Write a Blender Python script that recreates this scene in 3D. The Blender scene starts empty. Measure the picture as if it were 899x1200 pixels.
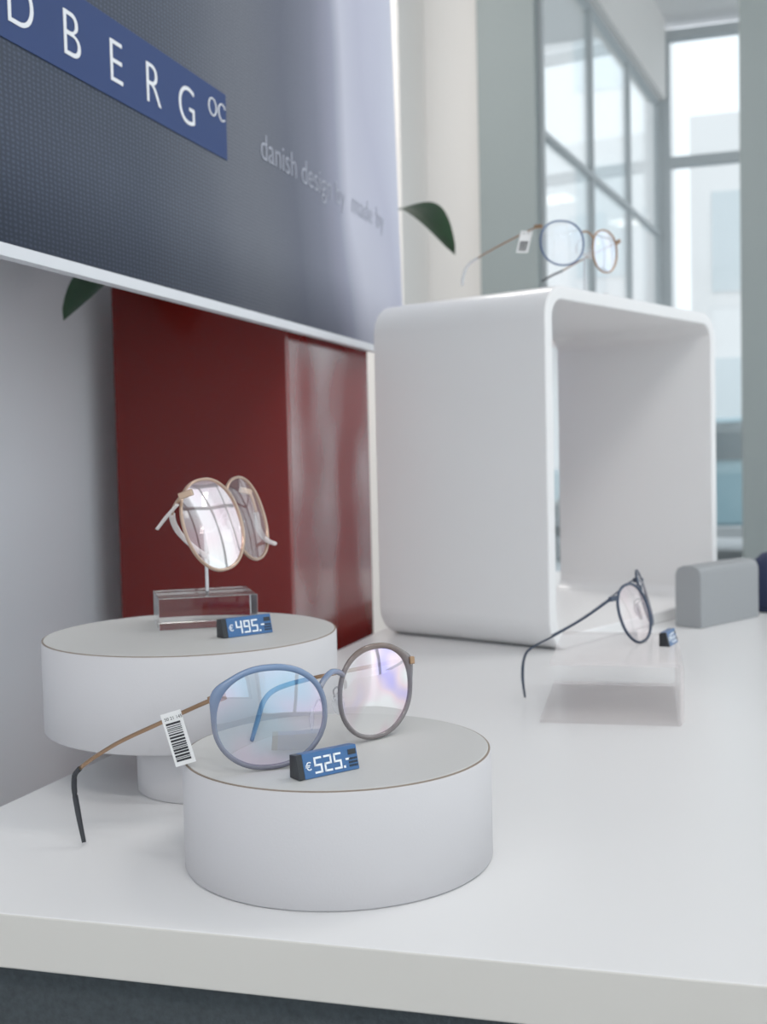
import bpy, bmesh, math, random
from mathutils import Matrix, Vector
random.seed(3)
SC=bpy.context.scene
COL=bpy.context.collection
cr,sr=math.cos(math.radians(17.67)),math.sin(math.radians(17.67))
def L(x,d,z):            # metric display frame (rotated 17.67 deg from the room) -> room coordinates
    return Vector((cr*x-sr*d, sr*x+cr*d, z))
def dirv(deg):           # horizontal unit vector in the display frame
    a=math.radians(deg); return L(math.cos(a),math.sin(a),0)
Z=Vector((0,0,1))
# ------------------------------------------------------------ materials
def mat(name,col,rough=.5,metal=0,coat=0,trans=0,spec=.5,noise=None,bump=None,ior=1.45,emit=None,sheen=0):
    m=bpy.data.materials.new(name); m.use_nodes=True; nt=m.node_tree; b=nt.nodes['Principled BSDF']
    b.inputs['Base Color'].default_value=(*col,1); b.inputs['Roughness'].default_value=rough
    b.inputs['Metallic'].default_value=metal; b.inputs['Coat Weight'].default_value=coat
    b.inputs['Transmission Weight'].default_value=trans; b.inputs['Specular IOR Level'].default_value=spec
    b.inputs['IOR'].default_value=ior; b.inputs['Coat Roughness'].default_value=.05
    if emit: b.inputs['Emission Color'].default_value=(*emit[0],1); b.inputs['Emission Strength'].default_value=emit[1]
    tc=nt.nodes.new('ShaderNodeTexCoord')
    if noise:
        sc,amt=noise
        n=nt.nodes.new('ShaderNodeTexNoise'); n.inputs['Scale'].default_value=sc; n.inputs['Detail'].default_value=3
        nt.links.new(tc.outputs['Object'],n.inputs['Vector'])
        mx=nt.nodes.new('ShaderNodeMix'); mx.data_type='RGBA'
        mx.inputs[6].default_value=(*[c*(1-amt) for c in col],1); mx.inputs[7].default_value=(*[min(1,c*(1+amt)) for c in col],1)
        nt.links.new(n.outputs['Fac'],mx.inputs[0]); nt.links.new(mx.outputs[2],b.inputs['Base Color'])
    if bump:
        sc,st,dist=bump
        n=nt.nodes.new('ShaderNodeTexNoise'); n.inputs['Scale'].default_value=sc; n.inputs['Detail'].default_value=2
        nt.links.new(tc.outputs['Object'],n.inputs['Vector'])
        bp=nt.nodes.new('ShaderNodeBump'); bp.inputs['Strength'].default_value=st; bp.inputs['Distance'].default_value=dist
        nt.links.new(n.outputs['Fac'],bp.inputs['Height']); nt.links.new(bp.outputs['Normal'],b.inputs['Normal'])
    return m
def glassy(name,tint,gl,lo,hi,rough=.02,noise=None):
    """thin transparent sheet with coated reflection"""
    m=bpy.data.materials.new(name); m.use_nodes=True; nt=m.node_tree; nt.nodes.clear()
    out=nt.nodes.new('ShaderNodeOutputMaterial'); tr=nt.nodes.new('ShaderNodeBsdfTransparent'); tr.inputs[0].default_value=(*tint,1)
    g=nt.nodes.new('ShaderNodeBsdfGlossy'); g.inputs['Color'].default_value=(*gl[0],1); g.inputs['Roughness'].default_value=rough
    if len(gl)>1:
        tc=nt.nodes.new('ShaderNodeTexCoord'); n=nt.nodes.new('ShaderNodeTexNoise'); n.inputs['Scale'].default_value=noise or 40
        n.inputs['Detail'].default_value=1
        rp=nt.nodes.new('ShaderNodeValToRGB'); rp.color_ramp.elements[0].color=(*gl[0],1); rp.color_ramp.elements[1].color=(*gl[-1],1)
        rp.color_ramp.elements[0].position=.38; rp.color_ramp.elements[1].position=.62
        if len(gl)==3:
            e=rp.color_ramp.elements.new(.5); e.color=(*gl[1],1)
        nt.links.new(tc.outputs['Object'],n.inputs['Vector']); nt.links.new(n.outputs['Fac'],rp.inputs[0]); nt.links.new(rp.outputs[0],g.inputs['Color'])  # noise blotches of colour painted into the reflection, in place of room reflections
    lw=nt.nodes.new('ShaderNodeLayerWeight'); lw.inputs['Blend'].default_value=.35
    mr=nt.nodes.new('ShaderNodeMapRange'); mr.inputs['To Min'].default_value=lo; mr.inputs['To Max'].default_value=hi
    mx=nt.nodes.new('ShaderNodeMixShader')
    nt.links.new(lw.outputs['Fresnel'],mr.inputs[0]); nt.links.new(mr.outputs[0],mx.inputs[0])
    nt.links.new(tr.outputs[0],mx.inputs[1]); nt.links.new(g.outputs[0],mx.inputs[2]); nt.links.new(mx.outputs[0],out.inputs[0])
    return m
def ramp_gen(m,axis,stops):
    nt=m.node_tree; b=nt.nodes['Principled BSDF']; tc=nt.nodes.new('ShaderNodeTexCoord'); s=nt.nodes.new('ShaderNodeSeparateXYZ')
    r=nt.nodes.new('ShaderNodeValToRGB'); r.color_ramp.elements[0].position=stops[0][0]; r.color_ramp.elements[0].color=(*stops[0][1],1)
    r.color_ramp.elements[1].position=stops[-1][0]; r.color_ramp.elements[1].color=(*stops[-1][1],1)
    for p,c in stops[1:-1]:
        e=r.color_ramp.elements.new(p); e.color=(*c,1)
    nt.links.new(tc.outputs['Generated'],s.inputs[0]); nt.links.new(s.outputs[axis],r.inputs[0]); nt.links.new(r.outputs[0],b.inputs['Base Color'])
M={}
M['table']=mat('white_laminate',(.77,.77,.775),.28,noise=(3,.012))
M['tedge']=mat('table_edge_band',(.62,.60,.56),.45)
M['disc']=mat('white_leatherette',(.60,.59,.61),.55,bump=(900,.15,.0004))
M['disctop']=mat('leatherette_top',(.54,.54,.53),.5,bump=(900,.15,.0004))
M['seam']=mat('seam_brown',(.22,.17,.13),.7)
M['gloss']=mat('white_gloss_lacquer',(.82,.82,.825),.3,coat=.15)
M['redf']=mat('red_lacquer_plain',(.15,.009,.007),.2,spec=.45,bump=(3,.08,.03))
M['red']=mat('red_lacquer_glare',(.19,.010,.008),.22,spec=.12,bump=(5,.12,.03))
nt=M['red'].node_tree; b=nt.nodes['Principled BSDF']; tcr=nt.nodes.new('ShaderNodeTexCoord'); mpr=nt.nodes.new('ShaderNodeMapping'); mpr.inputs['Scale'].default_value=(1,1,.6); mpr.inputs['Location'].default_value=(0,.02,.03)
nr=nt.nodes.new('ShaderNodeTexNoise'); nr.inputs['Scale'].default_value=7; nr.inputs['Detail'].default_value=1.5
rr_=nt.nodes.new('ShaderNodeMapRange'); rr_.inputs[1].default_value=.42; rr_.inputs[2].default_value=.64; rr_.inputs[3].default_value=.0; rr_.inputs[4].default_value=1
nt.links.new(tcr.outputs['Object'],mpr.inputs[0]); nt.links.new(mpr.outputs[0],nr.inputs['Vector']); nt.links.new(nr.outputs['Fac'],rr_.inputs[0]); nt.links.new(rr_.outputs[0],b.inputs['Coat Weight'])  # noise patches of coat paint window-glare blotches onto the side face
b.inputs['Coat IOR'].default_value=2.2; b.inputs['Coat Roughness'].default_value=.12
M['wall']=mat('wall_paint',(.88,.885,.93),.85,noise=(1.2,.03))
M['wallw']=mat('wall_warm_white',(.84,.82,.80),.85,noise=(1.0,.02))
M['ceil']=mat('ceiling_white',(.85,.85,.85),.9)
M['floor']=mat('floor_grey',(.30,.31,.32),.35,noise=(6,.15))
M['slate']=mat('slate_felt',(.042,.052,.058),.95,noise=(300,.4),bump=(500,.5,.002))
M['frame']=mat('grey_green_aluminium',(.26,.305,.31),.5)
M['frame2']=mat('light_grey_aluminium',(.50,.54,.56),.5)
M['grey']=mat('grey_lacquer',(.30,.315,.33),.55)
M['navy']=mat('navy_cloth',(.012,.02,.06),.8,bump=(200,.5,.002))
M['acry']=mat('solid_acrylic',(1,.985,.98),.02,trans=1,ior=1.49)
M['frost']=mat('clear_acrylic_sheet',(.82,.75,.75),.15)
nt=M['frost'].node_tree; b=nt.nodes['Principled BSDF']; b.inputs['Alpha'].default_value=.28
M['glass']=glassy('window_glass',(.96,.985,.985),[(1,1,1)],.03,.5)
M['lensblue']=glassy('coated_lens_blue',(.95,.97,1.0),[(.32,.72,1.0),(.55,.72,1),(.95,.70,1.0)],.30,.8,noise=30)
M['lensclear']=glassy('coated_lens_clear',(.96,.97,.98),[(.8,.86,1.0),(.9,.9,1.0),(1,.9,.94)],.10,.6,noise=28)
M['lensrose']=glassy('coated_lens_rose',(.97,.93,.93),[(1,.80,.84),(1,.90,.90),(1,1,1)],.16,.8,noise=30)
M['lenspink']=glassy('coated_lens_pink',(.95,.95,.97),[(.58,.52,.98),(1,.80,.88),(1,1,1)],.24,.85,noise=45)
M['bronze']=mat('bronze_titanium',(.36,.22,.13),.32,metal=.9)
M['gold']=mat('gold_titanium',(.60,.42,.30),.28,metal=1)
M['gun']=mat('gunmetal_blue',(.05,.07,.11),.35,metal=.6)
M['steelb']=mat('light_blue_titanium',(.10,.15,.27),.35,metal=.5)
M['tip']=mat('black_silicone',(.02,.022,.028),.5)
M['tipblue']=mat('blue_silicone',(.01,.09,.25),.35)
M['silver']=mat('steel_wire',(.65,.65,.67),.25,metal=1)
M['rimblue']=mat('blue_acetate',(.1,.2,.4),.22,coat=.4)
ramp_gen(M['rimblue'],2,[(0,(.13,.13,.17)),(.4,(.19,.21,.28)),(.75,(.14,.20,.33)),(1,(.16,.25,.42))])
M['rimbrown']=mat('taupe_acetate',(.1,.1,.1),.22,coat=.4)
ramp_gen(M['rimbrown'],2,[(0,(.15,.13,.13)),(.6,(.15,.14,.16)),(1,(.16,.11,.09))])
M['clear']=mat('champagne_metal',(.52,.36,.27),.28,metal=.55,coat=.3); M['clear'].node_tree.nodes['Principled BSDF'].inputs['Alpha'].default_value=.9
M['clearw']=mat('crystal_tip',(.82,.76,.75),.2,coat=.4); M['clearw'].node_tree.nodes['Principled BSDF'].inputs['Alpha'].default_value=.75
M['pad']=mat('silicone_pad',(.85,.85,.87),.15,coat=.3); M['pad'].node_tree.nodes['Principled BSDF'].inputs['Alpha'].default_value=.5
M['label']=mat('label_paper',(.82,.82,.82),.6)
M['ink']=mat('ink_black',(.02,.02,.025),.6)
M['tagblue']=mat('price_tag_blue',(.03,.115,.30),.35)
M['tagblk']=mat('price_tag_black',(.01,.012,.016),.35)
M['lcd']=mat('price_digit_white',(.88,.94,1),.5)
M['band']=mat('banner_navy_print',(.014,.038,.14),.7)
M['txt']=mat('banner_white_print',(.82,.84,.88),.7)
M['txt2']=mat('banner_pale_print',(.40,.42,.50),.7)
M['bar']=mat('banner_rail_white',(.72,.74,.78),.5)
M['leaf']=mat('leaf_green',(.02,.065,.025),.4,noise=(20,.4))
M['stem']=mat('stem_green',(.06,.14,.04),.5)
M['pot']=mat('ceramic_pot',(.6,.6,.58),.4)
M['soil']=mat('soil',(.04,.03,.02),.9,noise=(60,.4))
M['road']=mat('asphalt',(.42,.43,.43),.9,noise=(5,.1))
M['b1']=mat('facade_cream',(.88,.87,.86),.9,noise=(.6,.05))
M['bw']=mat('facade_window',(.66,.72,.74),.15)
M['carb']=mat('car_paint',(.22,.34,.38),.25,coat=.8)
M['carg']=mat('car_glass',(.12,.15,.16),.08)
M['tyre']=mat('tyre',(.02,.02,.02),.8)
M['awn']=mat('awning_pink',(.70,.42,.38),.8)
M['fill_lamp']=mat('added_lamp_diffuser',(.9,.9,.9),.5,emit=((1,.98,.95),2.2))  # glow of the added, unseen fill lamps
# banner print
m=mat('banner_print',(.1,.1,.1),.75); M['banner']=m; nt=m.node_tree; b=nt.nodes['Principled BSDF']; N=nt.nodes.new; K=nt.links.new
tc=N('ShaderNodeTexCoord'); s=N('ShaderNodeSeparateXYZ'); K(tc.outputs['Object'],s.inputs[0])
mp=N('ShaderNodeMapping'); mp.inputs['Scale'].default_value=(1,2.6,1.1); mp.inputs['Rotation'].default_value=(.35,0,0); K(tc.outputs['Object'],mp.inputs['Vector'])
ns=N('ShaderNodeTexNoise'); ns.inputs['Scale'].default_value=1.6; ns.inputs['Detail'].default_value=1.5; K(mp.outputs[0],ns.inputs['Vector'])
def math_(op,a,bv,c=None):
    n=N('ShaderNodeMath'); n.operation=op
    for i,v in enumerate((a,bv,c)):
        if v is None: continue
        if isinstance(v,(int,float)): n.inputs[i].default_value=v
        else: K(v,n.inputs[i])
    return n.outputs[0]
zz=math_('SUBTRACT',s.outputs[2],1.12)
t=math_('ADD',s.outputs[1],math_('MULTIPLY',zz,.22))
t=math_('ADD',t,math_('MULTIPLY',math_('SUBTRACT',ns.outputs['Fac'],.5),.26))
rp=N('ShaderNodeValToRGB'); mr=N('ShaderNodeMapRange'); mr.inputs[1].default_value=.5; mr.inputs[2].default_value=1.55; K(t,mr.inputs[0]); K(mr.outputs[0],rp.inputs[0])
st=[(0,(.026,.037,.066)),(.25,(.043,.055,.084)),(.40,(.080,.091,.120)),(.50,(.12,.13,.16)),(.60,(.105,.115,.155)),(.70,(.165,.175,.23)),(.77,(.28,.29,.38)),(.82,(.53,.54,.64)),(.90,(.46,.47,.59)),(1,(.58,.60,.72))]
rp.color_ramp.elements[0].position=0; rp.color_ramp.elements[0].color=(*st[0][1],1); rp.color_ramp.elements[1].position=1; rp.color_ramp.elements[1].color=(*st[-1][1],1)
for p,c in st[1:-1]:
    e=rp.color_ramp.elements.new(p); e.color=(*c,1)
# woven cloth print: two crossed fine wave sets
def wave(direction,scale,dist):
    wv=N('ShaderNodeTexWave'); wv.bands_direction=direction; wv.inputs['Scale'].default_value=scale; wv.inputs['Distortion'].default_value=dist; wv.inputs['Detail'].default_value=2; wv.inputs['Detail Scale'].default_value=1.5
    K(tc.outputs['Object'],wv.inputs['Vector']); return wv.outputs['Fac']
w=math_('MULTIPLY',wave('Z',95,2.5),wave('Y',62,2.5))
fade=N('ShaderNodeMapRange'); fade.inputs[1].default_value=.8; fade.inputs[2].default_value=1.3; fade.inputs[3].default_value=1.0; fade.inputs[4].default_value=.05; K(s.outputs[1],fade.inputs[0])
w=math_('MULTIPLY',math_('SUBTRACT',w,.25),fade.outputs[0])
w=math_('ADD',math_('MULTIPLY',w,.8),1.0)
vm=N('ShaderNodeVectorMath'); vm.operation='SCALE'; K(rp.outputs[0],vm.inputs[0]); K(w,vm.inputs['Scale']); K(vm.outputs[0],b.inputs['Base Color'])
# ------------------------------------------------------------ mesh helpers
def mk(name,verts,faces,material,smooth=False):
    me=bpy.data.meshes.new(name); me.from_pydata([tuple(v) for v in verts],[],faces); me.update()
    bm=bmesh.new(); bm.from_mesh(me); bmesh.ops.recalc_face_normals(bm,faces=bm.faces); bm.to_mesh(me); bm.free()
    ob=bpy.data.objects.new(name,me); COL.objects.link(ob); me.materials.append(material)
    if smooth:
        for p in me.polygons: p.use_smooth=True
    return ob
def bevel(ob,w,seg=3):
    md=ob.modifiers.new('bevel','BEVEL'); md.width=w; md.segments=seg; md.limit_method='ANGLE'; md.angle_limit=math.radians(40)
    for p in ob.data.polygons: p.use_smooth=True
    wn=ob.modifiers.new('wn','WEIGHTED_NORMAL'); wn.keep_sharp=True
    return ob
def prism(name,poly,z0,z1,material,bv=0):
    n=len(poly); v=[(p[0],p[1],z0) for p in poly]+[(p[0],p[1],z1) for p in poly]
    f=[tuple(range(n))[::-1],tuple(range(n,2*n))]+[(i,(i+1)%n,n+(i+1)%n,n+i) for i in range(n)]
    ob=mk(name,v,f,material)
    if bv: bevel(ob,bv)
    return ob
def box(name,x0,x1,y0,y1,z0,z1,material,bv=0):
    return prism(name,[(x0,y0),(x1,y0),(x1,y1),(x0,y1)],z0,z1,material,bv)
def obox(name,c,u,v,w,hu,hv,hw,material,bv=0):
    vs=[];c=Vector(c)
    for a in(-1,1):
        for b_ in(-1,1):
            for d in(-1,1): vs.append(c+u*hu*a+v*hv*b_+w*hw*d)
    f=[(0,1,3,2),(4,6,7,5),(0,4,5,1),(2,3,7,6),(0,2,6,4),(1,5,7,3)]
    ob=mk(name,vs,f,material)
    if bv: bevel(ob,bv)
    return ob
def group(name,parts,loc):
    e=bpy.data.objects.new(name,None); e.empty_display_size=.02; COL.objects.link(e); e.location=loc
    for p in parts:
        p.parent=e; p.matrix_parent_inverse=Matrix.Translation(-Vector(loc))
    return e
def catmull(pts,n=8):
    P=[Vector(p) for p in pts]; P=[P[0]*2-P[1]]+P+[P[-1]*2-P[-2]]; out=[]
    for i in range(1,len(P)-2):
        for k in range(n):
            t=k/n; a,b_,c,d=P[i-1],P[i],P[i+1],P[i+2]
            out.append(.5*((2*b_)+(c-a)*t+(2*a-5*b_+4*c-d)*t*t+(3*b_-a-3*c+d)*t**3))
    out.append(P[-2]); return out
def sweep(name,pts,ra,rb,material,closed=False,up=Z,smooth_n=8,seg=10,ends=None):
    """ra radius along 'up', rb across; may be lists interpolated along length"""
    P=[Vector(p) for p in pts] if (closed or smooth_n==0) else catmull(pts,smooth_n)
    n=len(P); vs=[]
    def lerp(r,t):
        if isinstance(r,(int,float)): return r
        x=t*(len(r)-1); i=min(int(x),len(r)-2); return r[i]*(1-x+i)+r[i+1]*(x-i)
    for i,p in enumerate(P):
        a=P[(i-1)%n] if closed or i>0 else P[0]; c=P[(i+1)%n] if closed or i<n-1 else P[-1]
        T=(c-a).normalized(); s=T.cross(up)
        if s.length<.15: s=T.cross(Vector((.3,.95,.1)))
        s.normalize()
        if i and vs and s.dot(prev)<0: s=-s
        prev=s
        u2=s.cross(T).normalized(); t=i/(n-1)
        A,B=lerp(ra,t),lerp(rb,t)
        for k in range(seg):
            th=2*math.pi*k/seg; vs.append(p+u2*A*math.sin(th)+s*B*math.cos(th))
    f=[]
    for i in range(n if closed else n-1):
        j=(i+1)%n
        for k in range(seg): f.append((i*seg+k,i*seg+(k+1)%seg,j*seg+(k+1)%seg,j*seg+k))
    if not closed:
        f.append(tuple(range(seg))); f.append(tuple((n-1)*seg+k for k in range(seg)))
    return mk(name,vs,f,material,True)
def text(name,body,origin,right,up,size,material,extrude=.0002,align='LEFT',offset=0):
    c=bpy.data.curves.new(name,'FONT'); c.body=body; c.size=size; c.extrude=extrude; c.align_x=align; c.offset=offset
    ob=bpy.data.objects.new(name+'_tmp',c); COL.objects.link(ob)
    dg=bpy.context.evaluated_depsgraph_get(); me=bpy.data.meshes.new_from_object(ob.evaluated_get(dg)); bpy.data.objects.remove(ob)
    r=right.normalized(); u=up.normalized(); nrm=r.cross(u)
    Mx=Matrix((( r.x,u.x,nrm.x,origin[0]),(r.y,u.y,nrm.y,origin[1]),(r.z,u.z,nrm.z,origin[2]),(0,0,0,1)))
    me.transform(Mx); me.materials.clear(); me.materials.append(material)
    o=bpy.data.objects.new(name,me); COL.objects.link(o); return o
def lathe(name,prof,c,material,seg=96,smooth=True):
    vs=[];f=[];n=len(prof)
    for k in range(seg):
        a=2*math.pi*k/seg
        for r,z in prof: vs.append((c[0]+r*math.cos(a),c[1]+r*math.sin(a),c[2]+z))
    for k in range(seg):
        j=(k+1)%seg
        for i in range(n-1): f.append((k*n+i,j*n+i,j*n+i+1,k*n+i+1))
    f.append(tuple(k*n for k in range(seg))); f.append(tuple(k*n+n-1 for k in range(seg)))
    ob=mk(name,vs,f,material)
    if smooth:
        for p in ob.data.polygons:
            if len(p.vertices)==4: p.use_smooth=True
    return ob
# ------------------------------------------------------------ eyeglasses parts
def outline(c,r,u,w,h,n=72,e=2.25):
    out=[]
    for k in range(n):
        a=2*math.pi*k/n; ca,sa=math.cos(a),math.sin(a)
        x=w*math.copysign(abs(ca)**(2/e),ca); y=h*math.copysign(abs(sa)**(2/e),sa)
        if y<0: x*=1-.07*(y/h)**2
        else: y*=.98
        out.append(c+r*x+u*y)
    return out
def rim(name,c,r,u,w,h,rw,rd,material,side=0):
    """rim with rounded-box section; w,h are outer half sizes; thicker at the outer top (end piece)"""
    nrm=r.cross(u).normalized(); n=72
    o=outline(c,r,u,w-rw,h-rw,n); vs=[]; seg=8
    for i,p in enumerate(o):
        T=(o[(i+1)%n]-o[i-1]).normalized(); s=T.cross(nrm).normalized()
        a=2*math.pi*i/n; ctr=math.radians(28) if side>0 else math.radians(152)
        dd=abs((a-ctr+math.pi)%(2*math.pi)-math.pi); ex=(.9*math.exp(-(dd/.28)**2)) if side else 0
        top=(.30*max(0,math.sin(a))) if side else 0; out=(p-c).normalized()
        for k in range(seg):
            th=2*math.pi*(k+.5)/seg; q=s*rw*math.cos(th)*1.05
            g=1+top+(ex*2.6 if q.dot(out)>0 else 0)
            vs.append(p+q*g+nrm*rd*math.sin(th)*1.05)
    f=[(i*seg+k,i*seg+(k+1)%seg,((i+1)%n)*seg+(k+1)%seg,((i+1)%n)*seg+k) for i in range(n) for k in range(seg)]
    return mk(name,vs,f,material,True)
def lens(name,c,r,u,w,h,material,bulge=.0025):
    nrm=r.cross(u).normalized(); n=72; vs=[c+nrm*bulge]; f=[]; R_=8
    for j in range(1,R_+1):
        q=j/R_
        for p in outline(c,r,u,w*q,h*q,n): vs.append(p+nrm*bulge*(1-q*q))
    for k in range(n): f.append((0,1+k,1+(k+1)%n))
    for j in range(R_-1):
        for k in range(n): a=1+j*n; b_=a+n; f.append((a+k,b_+k,b_+(k+1)%n,a+(k+1)%n))
    return mk(name,vs,f,material,True)
def pad(name,c,n,u,material):
    s=n.cross(u).normalized(); vs=[];f=[];R_,S=6,14
    for i in range(R_+1):
        th=math.pi*i/R_
        for k in range(S):
            ph=2*math.pi*k/S
            vs.append(c+u*.0058*math.cos(th)+s*.0036*math.sin(th)*math.cos(ph)+n*.0011*math.sin(th)*math.sin(ph))
    for i in range(R_):
        for k in range(S): f.append((i*S+k,i*S+(k+1)%S,(i+1)*S+(k+1)%S,(i+1)*S+k))
    return mk(name,vs,f,material,True)
def eyeglasses(cl,yl,wl,hl,cR,yr,wr,hr,rimw,rimd,mrl,mrr,mlens,mbr,tilt,temples,back=1,roll=(0,0),side=1,br=.0013,mlens2=None):
    """cl,cR lens centres; yl,yr yaw of each lens; temples: list of (pts, split, mats)"""
    parts=[]; rl,rr=dirv(yl),dirv(yr)
    def upof(r):
        nn=r.cross(Z); return (Z*math.cos(tilt)-nn*math.sin(tilt)).normalized()
    def rolled(r,u,a):
        a=math.radians(a); return r*math.cos(a)+u*math.sin(a), u*math.cos(a)-r*math.sin(a)
    rl,ul=rolled(rl,upof(rl),roll[0]); rr,ur=rolled(rr,upof(rr),roll[1])
    parts.append(rim('rim_1',cl,rl,ul,wl,hl,rimw,rimd,mrl,-side)); parts.append(rim('rim_2',cR,rr,ur,wr,hr,rimw,rimd,mrr,side))
    parts.append(lens('lens_1',cl,rl,ul,wl-rimw*1.3,hl-rimw*1.3,mlens)); parts.append(lens('lens_2',cR,rr,ur,wr-rimw*1.3,hr-rimw*1.3,mlens2 or mlens))
    bk=-(rl.cross(ul)+rr.cross(ur)).normalized()*back      # away from the viewer side
    a=cl+rl*(wl-.0035)+ul*hl*.50; d=cR-rr*(wr-.0035)+ur*hr*.50
    mid=(a+d)/2+Z*.0035
    parts.append(sweep('bridge',[a-Z*.001,a+(d-a)*.2+Z*.0018,mid,a+(d-a)*.8+Z*.0018,d-Z*.001],br,br,mbr))
    for i,(c,r,u,w,h,sg) in enumerate([(cl,rl,ul,wl,hl,1),(cR,rr,ur,wr,hr,-1)]):
        st_=c+r*sg*(w-.002)+u*h*.12; pc=c+r*sg*(w-.0045)-u*h*.18+bk*.007
        pn=(r*sg*.8-bk*.5).normalized()
        parts.append(sweep('pad_arm_%d'%(i+1),[st_,st_+bk*.004+u*.002,st_+bk*.008-u*.001,pc+bk*.001],.00045,.00045,M['silver']))
        parts.append(pad('nose_pad_%d'%(i+1),pc,pn,u,M['pad']))
    for i,(pts,k,ra,rb,m1,m2) in enumerate(temples):
        P=catmull(pts,8); cut=k*8
        parts.append(sweep('temple_%d'%(i+1),P[:cut+1],ra,rb,m1,smooth_n=0))
        parts.append(sweep('temple_tip_%d'%(i+1),P[cut:],[ra*1.25,ra*1.35,ra*1.35,ra*1.1],[rb*1.9,rb*2.2,rb*2.2,rb*1.6],m2,smooth_n=0))
        dd=(P[3]-P[0]).normalized(); sd=dd.cross(Z).normalized(); up2=sd.cross(dd)
        parts.append(obox('hinge_%d'%(i+1),P[2],dd,sd,up2,.0045,.0015,.0020,m1,.0005))
    return parts,(rl,ul,rr,ur)
# ================================================================= ROOM
box('floor',-2.6,3.1,-2.6,6.6,-.1,0,M['floor'])
box('ceiling',-2.6,3.1,-2.6,6.6,3.25,3.35,M['ceil'])
box('wall_left',-.82,-.70,-2.6,1.75,0,3.25,M['wall'])
box('wall_alcove',-2.5,-.82,1.63,1.75,0,3.25,M['wallw'])
box('wall_far_left',-2.6,-2.5,1.75,4.36,0,3.25,M['wallw'])
box('wall_back',-2.5,-.937,4.24,4.36,0,3.25,M['wallw'])
box('wall_pier',-1.45,-1.15,3.9,4.24,0,3.25,M['wallw'],.005)
# behind viewer wall with wide window opening
box('wall_front_1',-.70,3.1,-2.6,-2.5,0,.7,M['wallw'])
box('wall_front_2',-.70,3.1,-2.6,-2.5,2.8,3.25,M['wallw'])
box('wall_front_3',-.70,-.5,-2.6,-2.5,.7,2.8,M['wallw'])
box('wall_front_4',2.7,3.1,-2.6,-2.5,.7,2.8,M['wallw'])
def window(name,p0,p1,z0,z1,nv,zh,fm,fw=.05,dp=.06):
    p0=Vector((*p0,0)); p1=Vector((*p1,0)); d=(p1-p0); Ln=d.length; d.normalize(); s=d.cross(Z); parts=[]
    for i in range(nv+1):
        c=p0+d*(fw/2+(Ln-fw)*i/nv)+Z*(z0+z1)/2
        parts.append(obox('mullion_%d'%i,c,d,s,Z,fw/2,dp/2,(z1-z0)/2,fm))
    for i,z in enumerate([z0+fw/2,z1-fw/2]+zh):
        parts.append(obox('rail_%d'%i,p0+d*Ln/2+Z*z,d,s,Z,Ln/2-.001,dp/2*.96,fw/2,fm))
    parts.append(obox('pane',p0+d*Ln/2+Z*(z0+z1)/2,d,s,Z,Ln/2-.01,.004,(z1-z0)/2-.01,M['glass']))
    return group(name,parts,p0+d*Ln/2+Z*z0)
window('window_1',(-.72,4.24),(-.463,6.48),.30,2.83,3,[2.12],M['frame2'],.022,.03)
d_=Vector((-.463+.72,6.48-4.24,0)).normalized()
obox('wall_header',Vector((-.5915,5.36,3.04)),d_,d_.cross(Z),Z,1.12,.05,.21,M['wallw'])
obox('wall_sill',Vector((-.5915,5.36,.15)),d_,d_.cross(Z),Z,1.12,.05,.15,M['frame'])
window('window_2',(-.45,6.5),(.55,6.5),.02,3.2,1,[2.50,.5],M['frame2'],.055,.06)
window('window_3',(.6,6.5),(3.0,6.5),.02,3.2,3,[2.45],M['frame2'],.06,.08)
window('window_4',(3.02,6.4),(3.02,-2.5),.02,3.2,7,[2.45],M['frame2'],.07,.08)
window('window_5',(-.5,-2.55),(2.7,-2.55),.7,2.8,3,[],M['frame2'],.06,.08)
box('structural_column',-.937,-.722,4.18,4.36,0,3.25,M['frame'],.006)
box('structural_column.001',-.024,.26,4.0,4.28,0,3.25,M['frame'],.006)
# added ceiling fill lamps, out of view, brightening the room, left wall and alcove
for i,(x,y) in enumerate([(1.0,-.6),(.9,1.6),(2.0,3.0),(.75,-1.7),(-1.5,2.9)]):
    h=obox('added_lamp_housing',(x,y,3.235),Vector((1,0,0)),Vector((0,1,0)),Z,.62,.18,.015,M['frame2'],.004)
    df=obox('added_lamp_panel',(x,y,3.215),Vector((1,0,0)),Vector((0,1,0)),Z,.60,.16,.006,M['fill_lamp'])
    group('added_fill_lamp' if i==0 else 'added_fill_lamp.%03d'%i,[h,df],(x,y,3.22))
    ld=bpy.data.lights.new('added_fill_light','AREA'); ld.shape='RECTANGLE'; ld.size=1.2; ld.size_y=.32; ld.energy=24 if i in(3,4) else 9; ld.color=(1,.97,.94)
    lo=bpy.data.objects.new('added_fill_light_%d'%i,ld); COL.objects.link(lo); lo.location=(x,y,3.2); lo.parent=bpy.data.objects['added_fill_lamp' if i==0 else 'added_fill_lamp.%03d'%i]; lo.matrix_parent_inverse=Matrix.Translation((-x,-y,-3.22))
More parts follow.
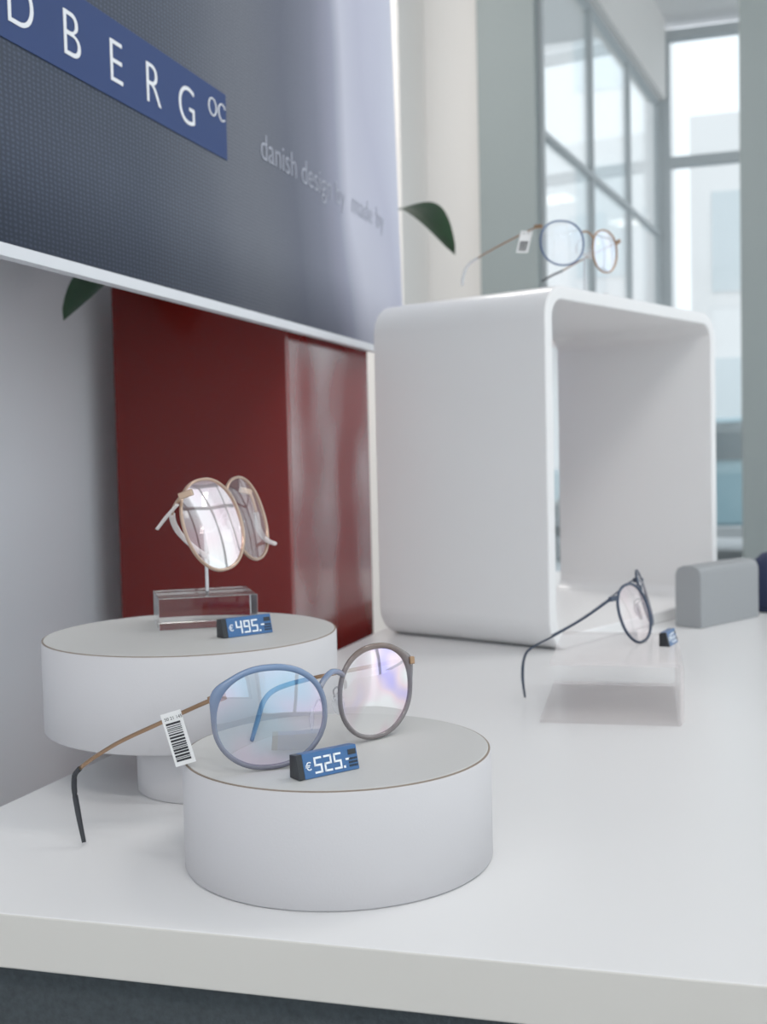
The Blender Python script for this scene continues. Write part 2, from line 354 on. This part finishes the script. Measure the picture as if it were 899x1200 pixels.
# ================================================================= OUTSIDE
box('street_ground',-14,20,6.7,40,-.25,-.12,M['road'])
def building(name,x0,x1,y,h,m,rows,cols,extra=None):
    parts=[box('shell',x0,x1,y,y+4,-.12,h,m)]+(extra or [])
    for r in range(rows):
        for c in range(cols):
            w=(x1-x0)/cols; xx=x0+w*(c+.25); z=.8+(h-1)*(r)/rows
            parts.append(box('pane_%d_%d'%(r,c),xx,xx+w*.5,y-.03,y,z,z+(h-1)/rows*.6,M['bw']))
    return group(name,parts,((x0+x1)/2,y,0))
building('street_building',-9,-1.2,17,9,M['b1'],3,5,[box('awning',-6,-1.5,16.0,16.95,2.5,2.75,M['awn'],.02)])
building('street_building.001',-1.0,8,22,7,M['b1'],2,6)
def car(name,x,y,ln,m,yaw=0):
    prof=[(-.5,.25),(-.5,.62),(-.44,.78),(-.28,.82),(-.16,1.25),(.16,1.28),(.32,.86),(.47,.74),(.5,.5),(.5,.25)]
    vs=[];n=len(prof)
    for sx in(-.85,.85):
        for a,z in prof: vs.append((x+a*ln,y+sx*(.85 if z>1 else 1),z-.12+.1))
    f=[tuple(range(n)),tuple(range(n,2*n))]+[(i,(i+1)%n,n+(i+1)%n,n+i) for i in range(n)]
    parts=[bevel(mk('body',vs,f,m),.05)]
    gl=[(-.24,.84),(-.15,1.18),(.14,1.2),(.27,.86)]
    vs=[(x+a*ln,y+sx,z) for sx in(-.88,.88) for a,z in gl]
    parts.append(mk('side_windows',vs,[(0,1,2,3),(4,5,6,7),(0,1,5,4),(1,2,6,5),(2,3,7,6),(3,0,4,7)],M['carg']))
    for i,(a,sx) in enumerate([(-.32,-.8),(.32,-.8),(-.32,.8),(.32,.8)]):
        o=lathe('wheel_%d'%i,[(.2,-.1),(.3,-.1),(.32,-.06),(.32,.06),(.3,.1),(.2,.1)],(0,0,0),M['tyre'],32)
        o.data.transform(Matrix.Translation((x+a*ln,y+sx,.2))@Matrix.Rotation(math.pi/2,4,'X')); parts.append(o)
    group(name,parts,(x,y,0))
car('parked_car',-.3,12,4.2,M['carb']); car('parked_car.001',-4.5,13,4.2,M['b1'])
# ================================================================= TABLE
tp=[(-.428,.429),(1.1,.490),(1.1,1.95),(-.397,1.95)]
top=prism('top',tp,.7245,.75,M['table']); bevel(top,.0012,2)
top.data.materials.append(M['tedge'])
for p in top.data.polygons:
    if abs(p.normal.z)<.5: p.material_index=1
base=prism('base_cabinet',[(-.420,.442),(1.05,.500),(1.05,1.9),(-.392,1.9)],0,.7245,M['slate'])
group('display_table',[top,base],(.3,1.2,0))
# ================================================================= RED PEDESTAL, BANNER, PLANT
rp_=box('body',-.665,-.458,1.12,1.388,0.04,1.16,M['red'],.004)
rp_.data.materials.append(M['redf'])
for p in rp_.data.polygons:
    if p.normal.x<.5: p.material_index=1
rp2=box('plinth',-.655,-.468,1.13,1.378,0,.04,M['slate'])
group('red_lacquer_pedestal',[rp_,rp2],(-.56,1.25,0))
UB=-.440; ZT=1.80
def bannermesh():
    vs=[];f=[];nx,nz=40,10; z0,z1=1.088,ZT
    for j in range(nz+1):
        for i in range(nx+1):
            q=i/nx; t_=j/nz; z=z0+(z1-z0)*t_
            y=.15+(1.552-.066*(z-z0)-.15)*q; bend=-.02*max(0,(q-.93)/.07)**2
            vs.append((UB+bend,y,z))
    nn=len(vs)
    for v in vs[:]: vs.append((v[0]-.004,v[1],v[2]))
    W=nx+1
    for j in range(nz):
        for i in range(nx):
            a=j*W+i; f.append((a,a+1,a+W+1,a+W)); f.append((nn+a,nn+a+W,nn+a+W+1,nn+a+1))
    for i in range(nx): f.append((i,nn+i,nn+i+1,i+1)); a=nz*W+i; f.append((a,a+1,nn+a+1,nn+a))
    for j in range(nz): a=j*W; f.append((a,a+W,nn+a+W,nn+a)); a+=nx; f.append((a,nn+a,nn+a+W,a+W))
    return mk('print_panel',vs,f,M['banner'],True)
B=[bannermesh()]
B.append(box('bottom_rail',UB-.006,UB+.003,.15,1.48,1.081,1.089,M['bar']))
B.append(box('top_rail',UB-.008,UB+.004,.15,1.46,ZT,ZT+.02,M['bar']))
B.append(box('logo_band',UB+.0003,UB+.0010,.2,.946,1.217,1.274,M['band']))
Yv=Vector((0,1,0))
for ch,v in zip('LINDBERG',[.474,.528,.585,.642,.700,.758,.813,.870]):
    B.append(text('letter_'+ch,ch,(UB+.0013,v,1.2285),Yv,Z,.0455,M['txt'],.0002,'CENTER',-.0006))
for k,(y,w_) in enumerate([(.918,.0072),(.937,.0072)]):
    pts=[Vector((UB+.0013,y+w_*math.cos(a),1.2560+w_*math.sin(a))) for a in [2*math.pi*i/24*(1 if k==0 else .8)+(0 if k==0 else .6) for i in range(24)]]
    B.append(sweep('logo_ring_%d'%k,pts,.0007,.0007,M['txt'],closed=(k==0),up=Vector((1,0,0)),smooth_n=0,seg=6))
B.append(text('slogan','danish design by  made by',(UB+.0008,1.02,1.237),Yv,Z,.0370,M['txt2'],.0001,'LEFT',-.0005))
for y in(.4,1.3): B.append(sweep('cable_%d'%int(y*10),[(UB,y,ZT+.02),(UB,y,2.6),(UB,y,3.25)],.0012,.0012,M['silver']))
group('hanging_banner',B,(UB,.85,1.08))
# plant on the pedestal
PP=Vector((-.56,1.26,1.161)); parts=[lathe('pot',[(.05,0),(.066,.10),(.070,.105),(.070,.115),(.062,.115),(.060,.105)],PP,M['pot'],40),
  lathe('soil',[(.001,.100),(.060,.102)],PP,M['soil'],24)]
def leaf(i,tip,ln,wd,droop=.03,sidev=None):
    tip=Vector(tip); base_=PP+Vector((random.uniform(-.02,.02),random.uniform(-.02,.02),.10)); d=(tip-base_); dh=Vector((d.x,d.y,0)).normalized()
    j=tip-(d.normalized()*.4+dh*.6).normalized()*ln+Z*.035
    parts.append(sweep('stem_%d'%i,[base_,base_+(j-base_)*.5+Z*.04,j],[.003,.0015],[.003,.0015],M['stem']))
    s=dh.cross(Z); vs=[];f=[];n=12
    for k in range(n+1):
        q=k/n; c=j*(1-q)+tip*q+Z*(math.sin(q*math.pi)*droop); w_=wd*math.sin(math.pi*min(1,q*.92+.06))**.8*(1-.35*q)
        if k==n: w_=.0004
        for sg in(-1,-.5,0,.5,1): vs.append(c+s*w_*sg+Z*(abs(sg)*w_*.25))
    for k in range(n):
        for g in range(4): a=k*5+g; f.append((a,a+1,a+6,a+5))
    o=mk('leaf_%d'%i,vs,f,M['leaf'],True); parts.append(o)
leaf(0,(-.640,.99,1.092),.13,.050,.02)
leaf(1,(-.437,1.77,1.264),.19,.036)
leaf(3,(-.50,1.60,1.35),.18,.04)
leaf(4,(-.64,1.45,1.42),.18,.04); leaf(5,(-.62,1.10,1.38),.18,.035); leaf(6,(-.52,1.02,1.32),.16,.035); leaf(7,(-.56,1.30,1.5),.18,.035)
group('potted_peace_lily',parts,PP)
# ================================================================= DISC RISERS
def disc(name,c,r,z0,z1):
    h=z1-z0
    b_=lathe('drum',[(r-.0015,0),(r,.0012),(r,h-.0014),(r-.0006,h-.0006)],(c[0],c[1],z0),M['disc'],128)
    s_=lathe('seam',[(r-.0006,h-.0009),(r-.0004,h-.0004),(r-.0012,h-.0002)],(c[0],c[1],z0),M['seam'],128)
    t_=lathe('top_panel',[(r-.0014,h-.001),(r-.0014,h-.0001),(r-.002,h)],(c[0],c[1],z0),M['disctop'],128)
    return group(name,[b_,s_,t_],(c[0],c[1],z0))
disc('round_display_riser',(-.2012,.545),.0780,.75,.8048)
disc('round_display_riser.001',(-.346,.670),.094,.784,.8415)
disc('round_display_riser.002',(-.322,.646),.046,.75,.784)
# ================================================================= WHITE BOX FRAME
a22=math.radians(22); wv_=Vector((math.sin(a22),math.cos(a22),0)); dv_=Vector((-math.cos(a22),math.sin(a22),0))
NB=Vector((-.1925,1.1467,.75)); WB,DB,HB,TB,RB=.407,.223,.371,.014,.034
def rrect(w,h,r,off,n=10):
    out=[]
    for cx,cz,a0 in[(w-r,r,-90),(w-r,h-r,0),(r,h-r,90),(r,r,180)]:
        for k in range(n+1):
            a=math.radians(a0+90*k/n); out.append((cx+(r-off)*math.cos(a),cz+(r-off)*math.sin(a)))
    return out
o=rrect(WB,HB,RB,0); i_=rrect(WB,HB,RB,TB); n=len(o); vs=[]
for dd in(0,DB):
    for pr in(o,i_):
        for a,z in pr: vs.append(NB+wv_*a+dv_*dd+Z*z)
f=[]
for k in range(n):
    j=(k+1)%n
    f+=[(k,j,n+j,n+k),(2*n+k,3*n+k,3*n+j,2*n+j),(k,2*n+k,2*n+j,j),(n+k,n+j,3*n+j,3*n+k)]
fb=mk('white_box_frame_shelf',vs,f,M['gloss']); bevel(fb,.0018,3)
# ================================================================= GREY BLOCK + POUCH
bd=Vector((.5,.866,0)); bs=Vector((-.866,.5,0)); c0=Vector((-.053,1.336,.75))
pr=[(0,0),(.034,0),(.034,.060),(.031,.067),(.024,.070),(.010,.070),(.003,.067),(0,.060)]
vs=[c0+bs*a+Z*z+bd*e for e in(0,.125) for a,z in pr]; n=len(pr)
g=mk('grey_display_block',vs,[tuple(range(n)),tuple(range(n,2*n))]+[(k,(k+1)%n,n+(k+1)%n,n+k) for k in range(n)],M['grey']); bevel(g,.0012,2)
pc=L(.492,1.42,.75)
vs=[];f=[];rows=[(0,.8),(.01,1),(.035,1.02),(.06,.85),(.072,.55),(.076,.15)]; S=24
for z,q in rows:
    for k in range(S):
        a=2*math.pi*k/S; rq=1+.05*math.sin(3*a+z*60); vs.append(pc+dirv(0)*.045*q*rq*math.cos(a)+dirv(90)*.028*q*rq*math.sin(a)+Z*z)
for i in range(len(rows)-1):
    for k in range(S): f.append((i*S+k,i*S+(k+1)%S,(i+1)*S+(k+1)%S,(i+1)*S+k))
f+=[tuple(range(S)),tuple((len(rows)-1)*S+k for k in range(S))]
mk('navy_cloth_pouch',vs,f,M['navy'],True)
# ================================================================= ACRYLIC RISER
ra=Vector((math.cos(math.radians(5)),math.sin(math.radians(5)),0)); rb_=Vector((-ra.y,ra.x,0)); rc=Vector((-.106,.928,.75))
sec=[(-.052,0),(.050,0),(.053,.003),(.053,.043),(.050,.046),(-.044,.046),(-.044,.0435),(.0485,.0435),(.0505,.0415),(.0505,.0045),(.0485,.0025),(-.052,.0025)]
vs=[rc+ra*a+Z*z+rb_*e for e in(-.074,.074) for a,z in sec]; n=len(sec)
mk('acrylic_riser',vs,[tuple(range(n)),tuple(range(n,2*n))]+[(k,(k+1)%n,n+(k+1)%n,n+k) for k in range(n)],M['frost'])
# ================================================================= EYEGLASSES 1 (front)
T1=[[L(-.0795,.543,.8395),L(-.088,.547,.836),L(-.112,.562,.8235),L(-.140,.583,.808),L(-.163,.600,.7915),L(-.1672,.603,.783),L(-.1655,.602,.768),L(-.1617,.598,.7525)],4,.0011,.0007,M['bronze'],M['tip']]
T2=[[Vector((-.1740,.5868,.843)),Vector((-.180,.590,.842)),Vector((-.205,.589,.8365)),Vector((-.230,.5875,.831)),Vector((-.249,.584,.8255)),Vector((-.2545,.576,.820)),Vector((-.2515,.558,.811)),Vector((-.2478,.5435,.8064))],3,.0011,.0007,M['bronze'],M['tipblue']]
P,_=eyeglasses(Vector((-.217,.4975,.8302)),20,.0282,.0252,Vector((-.1861,.5644,.8303)),43,.0260,.0251,.0012,.0013,M['rimblue'],M['rimbrown'],M['lensblue'],M['rimblue'],0.0,[T1,T2],br=.0015,mlens2=M['lenspink'])
# barcode tag on temple
def tag(c,r,u,w,h,n):
    nn=r.cross(u).normalized(); out=[obox('label',c,r,u,nn,w/2,h/2,.0002,M['label'],.0)]
    y=-h*.42
    for k in range(n):
        t_=random.choice([.0004,.0007,.0010]); y+=t_/2
        out.append(obox('bar_%d'%k,c+u*y-r*w*.02+nn*.0003,r,u,nn,w*.36,t_/2,.0001,M['ink'])); y+=t_/2+random.choice([.0004,.0006])
        if y>h*.30: break
    out.append(text('label_text','50 21 145',c-r*w*.38+u*h*.36+nn*.0003,r,u,.0022,M['ink'],.00005))
    return out
uu=(Z*.965-dirv(0)*.26).normalized(); rr0=(dirv(0)*.965+Z*.26).normalized()
P+=tag(L(-.1008,.546,.8195),rr0,uu,.0100,.0262,16)
group('eyeglasses',P,(-.2,.53,.8044))
# ================================================================= EYEGLASSES 2 (champagne, on acrylic pin stand)
TA=[[L(-.1170,.690,.9325),L(-.1219,.692,.930),L(-.129,.702,.920),L(-.1275,.714,.908),L(-.118,.724,.896),L(-.109,.735,.888),L(-.1035,.742,.8835)],2,.0012,.0010,M['gold'],M['clearw']]
TB_=[[L(-.0965,.800,.9305),L(-.0925,.802,.928),L(-.0885,.800,.915),L(-.086,.795,.903),L(-.080,.787,.8965),L(-.074,.780,.8945)],2,.0012,.0010,M['gold'],M['clearw']]
P,_=eyeglasses(L(-.106,.715,.9125),54,.0262,.0302,L(-.0915,.772,.9130),69,.0255,.0295,.0010,.0012,M['clear'],M['clear'],M['lensrose'],M['gold'],.24,[TA,TB_],roll=(8,8),side=0)
P.append(sweep('temple_end',[L(-.124,.694,.926),L(-.131,.697,.919),L(-.138,.700,.911)],.0010,.0016,M['clearw']))
group('eyeglasses.001',P,L(-.1,.74,.885))
bu=Vector((.846,.538,0)).normalized(); bv_=Vector((-bu.y,bu.x,0)); bc=Vector((-.3545,.7065,.8416))
S_=[obox('acrylic_block',bc+Z*.0105,bu,bv_,Z,.0325,.026,.0104,M['acry'],.0006),
    sweep('pin',[L(-.1195,.770,.8416+.0211),L(-.1195,.770,.88),L(-.1195,.770,.905)],.0011,.0011,M['silver']),
    sweep('holder_arm',[L(-.1195,.770,.9045),L(-.112,.760,.906),L(-.103,.747,.918)],.0011,.0011,M['pad'])]
group('acrylic_eyewear_stand',S_,bc)
# ================================================================= EYEGLASSES 3 (on box frame)
TC=[[L(.1735,1.248,1.1945),L(.170,1.252,1.1940),L(.150,1.285,1.189),L(.130,1.315,1.183),L(.1155,1.34,1.178),L(.104,1.345,1.170),L(.0985,1.345,1.158),L(.0973,1.345,1.147)],4,.0010,.0007,M['bronze'],M['silver']]
TD=[[L(.2765,1.338,1.192),L(.274,1.342,1.191),L(.255,1.37,1.185),L(.238,1.40,1.179),L(.226,1.42,1.174),L(.215,1.428,1.170),L(.2013,1.43,1.163)],4,.0010,.0007,M['bronze'],M['tip']]
P,_=eyeglasses(L(.2004,1.262,1.179),18,.0268,.0250,L(.2570,1.315,1.1780),44,.0240,.0248,.0010,.0012,M['steelb'],M['bronze'],M['lensclear'],M['bronze'],0,[TC,TD],side=0)
P+=tag(L(.1595,1.262,1.181),dirv(10),(Z-dirv(0)*-.25).normalized(),.013,.024,8)
group('eyeglasses.002',P,L(.22,1.29,1.155))
sb=L(.232,1.305,1.121)
group('clear_eyewear_stand',[obox('foot',sb+Z*.003,dirv(0),dirv(90),Z,.022,.018,.003,M['acry'],.0006),
   sweep('pin',[sb+Z*.006,sb+Z*.03,sb+Z*.052],.0011,.0011,M['silver']),sweep('cradle',[sb+Z*.050-dirv(35)*.008,sb+Z*.0535,sb+Z*.050+dirv(35)*.008],.0012,.0012,M['pad'])],sb)
# ================================================================= EYEGLASSES 4 (on acrylic riser)
TE=[[L(.1812,.912,.8350),L(.178,.911,.8335),L(.158,.913,.8195),L(.135,.920,.8050),L(.118,.928,.7945),L(.1120,.931,.786),L(.1105,.933,.770),L(.1123,.934,.7525)],4,.0008,.0006,M['gun'],M['gun']]
TF=[[L(.2250,1.012,.838),L(.216,1.010,.837),L(.195,1.000,.8235),L(.170,.985,.810),L(.150,.975,.801),L(.144,.970,.7990),L(.140,.968,.7975)],4,.0007,.0005,M['gun'],M['gun']]
P,_=eyeglasses(L(.2030,.935,.8200),50,.0256,.0254,L(.2235,.990,.8255),74,.0250,.0254,.0012,.0012,M['gun'],M['gun'],M['lensrose'],M['gun'],.28,[TE,TF],roll=(8,6),side=0)
group('eyeglasses.003',P,L(.207,.955,.801))
# ================================================================= PRICE TAGS
def pricetag(name,p,yaw,ln,body,sc=1):
    r=dirv(yaw); bk=Vector((-r.y,r.x,0)); h=.0112*sc; dp=.0085*sc; lean=.0030*sc; parts=[]
    def solid(nm,a0,a1,m):
        vs=[]
        for a in(a0,a1): vs+= [p+r*a, p+r*a+bk*dp, p+r*a+bk*(dp)+Z*h*.95, p+r*a+bk*lean+Z*h]
        return bevel(mk(nm,vs,[(0,1,2,3),(4,7,6,5),(0,4,5,1),(1,5,6,2),(2,6,7,3),(3,7,4,0)],m),.0003,2)
    parts.append(solid('end_cap',0,ln*.10,M['tagblk'])); parts.append(solid('body',ln*.10,ln,M['tagblue']))
    u=(Z*h+bk*lean).normalized(); nn=r.cross(u).normalized(); q=p+nn*.00015
    def quad(nm,a,b_,wa,wb,m=None): parts.append(obox(nm,q+r*a+u*b_,r,u,nn,wa/2,wb/2,.0001,m or M['lcd']))
    # seven segment digits
    SEG={'4':'bcfg','9':'abcdfg','5':'acdfg','2':'abdeg'}
    x=ln*.285; dw=.0033*sc; dh=.0066*sc; y0=h*.2; tk=.0009*sc
    for ci,ch in enumerate(body):
        for sgm in SEG[ch]:
            cx={'a':.5,'g':.5,'d':.5,'b':1,'c':1,'f':0,'e':0}[sgm]; cy={'a':1,'g':.5,'d':0,'b':.75,'c':.25,'f':.75,'e':.25}[sgm]
            hz=sgm in'agd'
            quad('digit_%d_%s'%(ci,sgm),x+dw*cx,y0+dh*cy,dw+tk if hz else tk,tk if hz else dh/2+tk)
        x+=dw+.0021*sc
    quad('decimal_point',x-.0003,y0,tk*1.2,tk*1.2); quad('dash',x+.0018*sc,y0+dh*.5,.0022*sc,tk)
    parts.append(text('currency_text','\u20ac',q+r*ln*.125+u*h*.34,r,u,.0052*sc,M['lcd'],.00012,'LEFT',0))
    for k in range(5):
        for j in range(3):
            quad('cell_%d_%d'%(k,j),ln*(.85+.030*k),h*(.2+.14*j),ln*.020,h*.09,M['tagblk'])
    quad('dark_cell',ln*.91,h*.76,ln*.13,h*.22,M['tagblk'])  # black block above the cell grid
    return group(name,parts,p)
pricetag('price_tag',Vector((-.1965,.4815,.8050)),36,.0335,'525')
pricetag('price_tag.001',L(-.1005,.708,.8417),38,.0360,'495',1.05)
bt=L(.2240,.905,.7962)
pricetag('price_tag.002',bt,62,.028,'455')
# ================================================================= WORLD + CAMERA
w=bpy.data.worlds.new('overcast_sky'); SC.world=w; w.use_nodes=True; nt=w.node_tree; bg=nt.nodes['Background']
tc=nt.nodes.new('ShaderNodeTexCoord'); s=nt.nodes.new('ShaderNodeSeparateXYZ'); r=nt.nodes.new('ShaderNodeValToRGB')
nt.links.new(tc.outputs['Generated'],s.inputs[0]); nt.links.new(s.outputs[2],r.inputs[0]); nt.links.new(r.outputs[0],bg.inputs[0])
r.color_ramp.elements[0].position=0; r.color_ramp.elements[0].color=(.80,.83,.86,1); r.color_ramp.elements[1].position=.6; r.color_ramp.elements[1].color=(.84,.91,1,1)
bg.inputs[1].default_value=1.45
cd=bpy.data.cameras.new('camera'); cam=bpy.data.objects.new('camera',cd); COL.objects.link(cam); SC.camera=cam
cam.matrix_world=Matrix.Translation((0,0,.952))@Matrix.Rotation(math.radians(17.67),4,'Z')@Matrix.Rotation(math.radians(90-2.76),4,'X')@Matrix.Rotation(math.radians(-1.3),4,'Z')
cd.sensor_fit='VERTICAL'; cd.sensor_height=24; cd.lens=27; cd.clip_start=.02
cd.dof.use_dof=True; cd.dof.focus_distance=.57; cd.dof.aperture_fstop=9
SC.view_settings.view_transform='Standard'; SC.view_settings.look='None'; SC.view_settings.exposure=.15; SC.view_settings.gamma=1.14
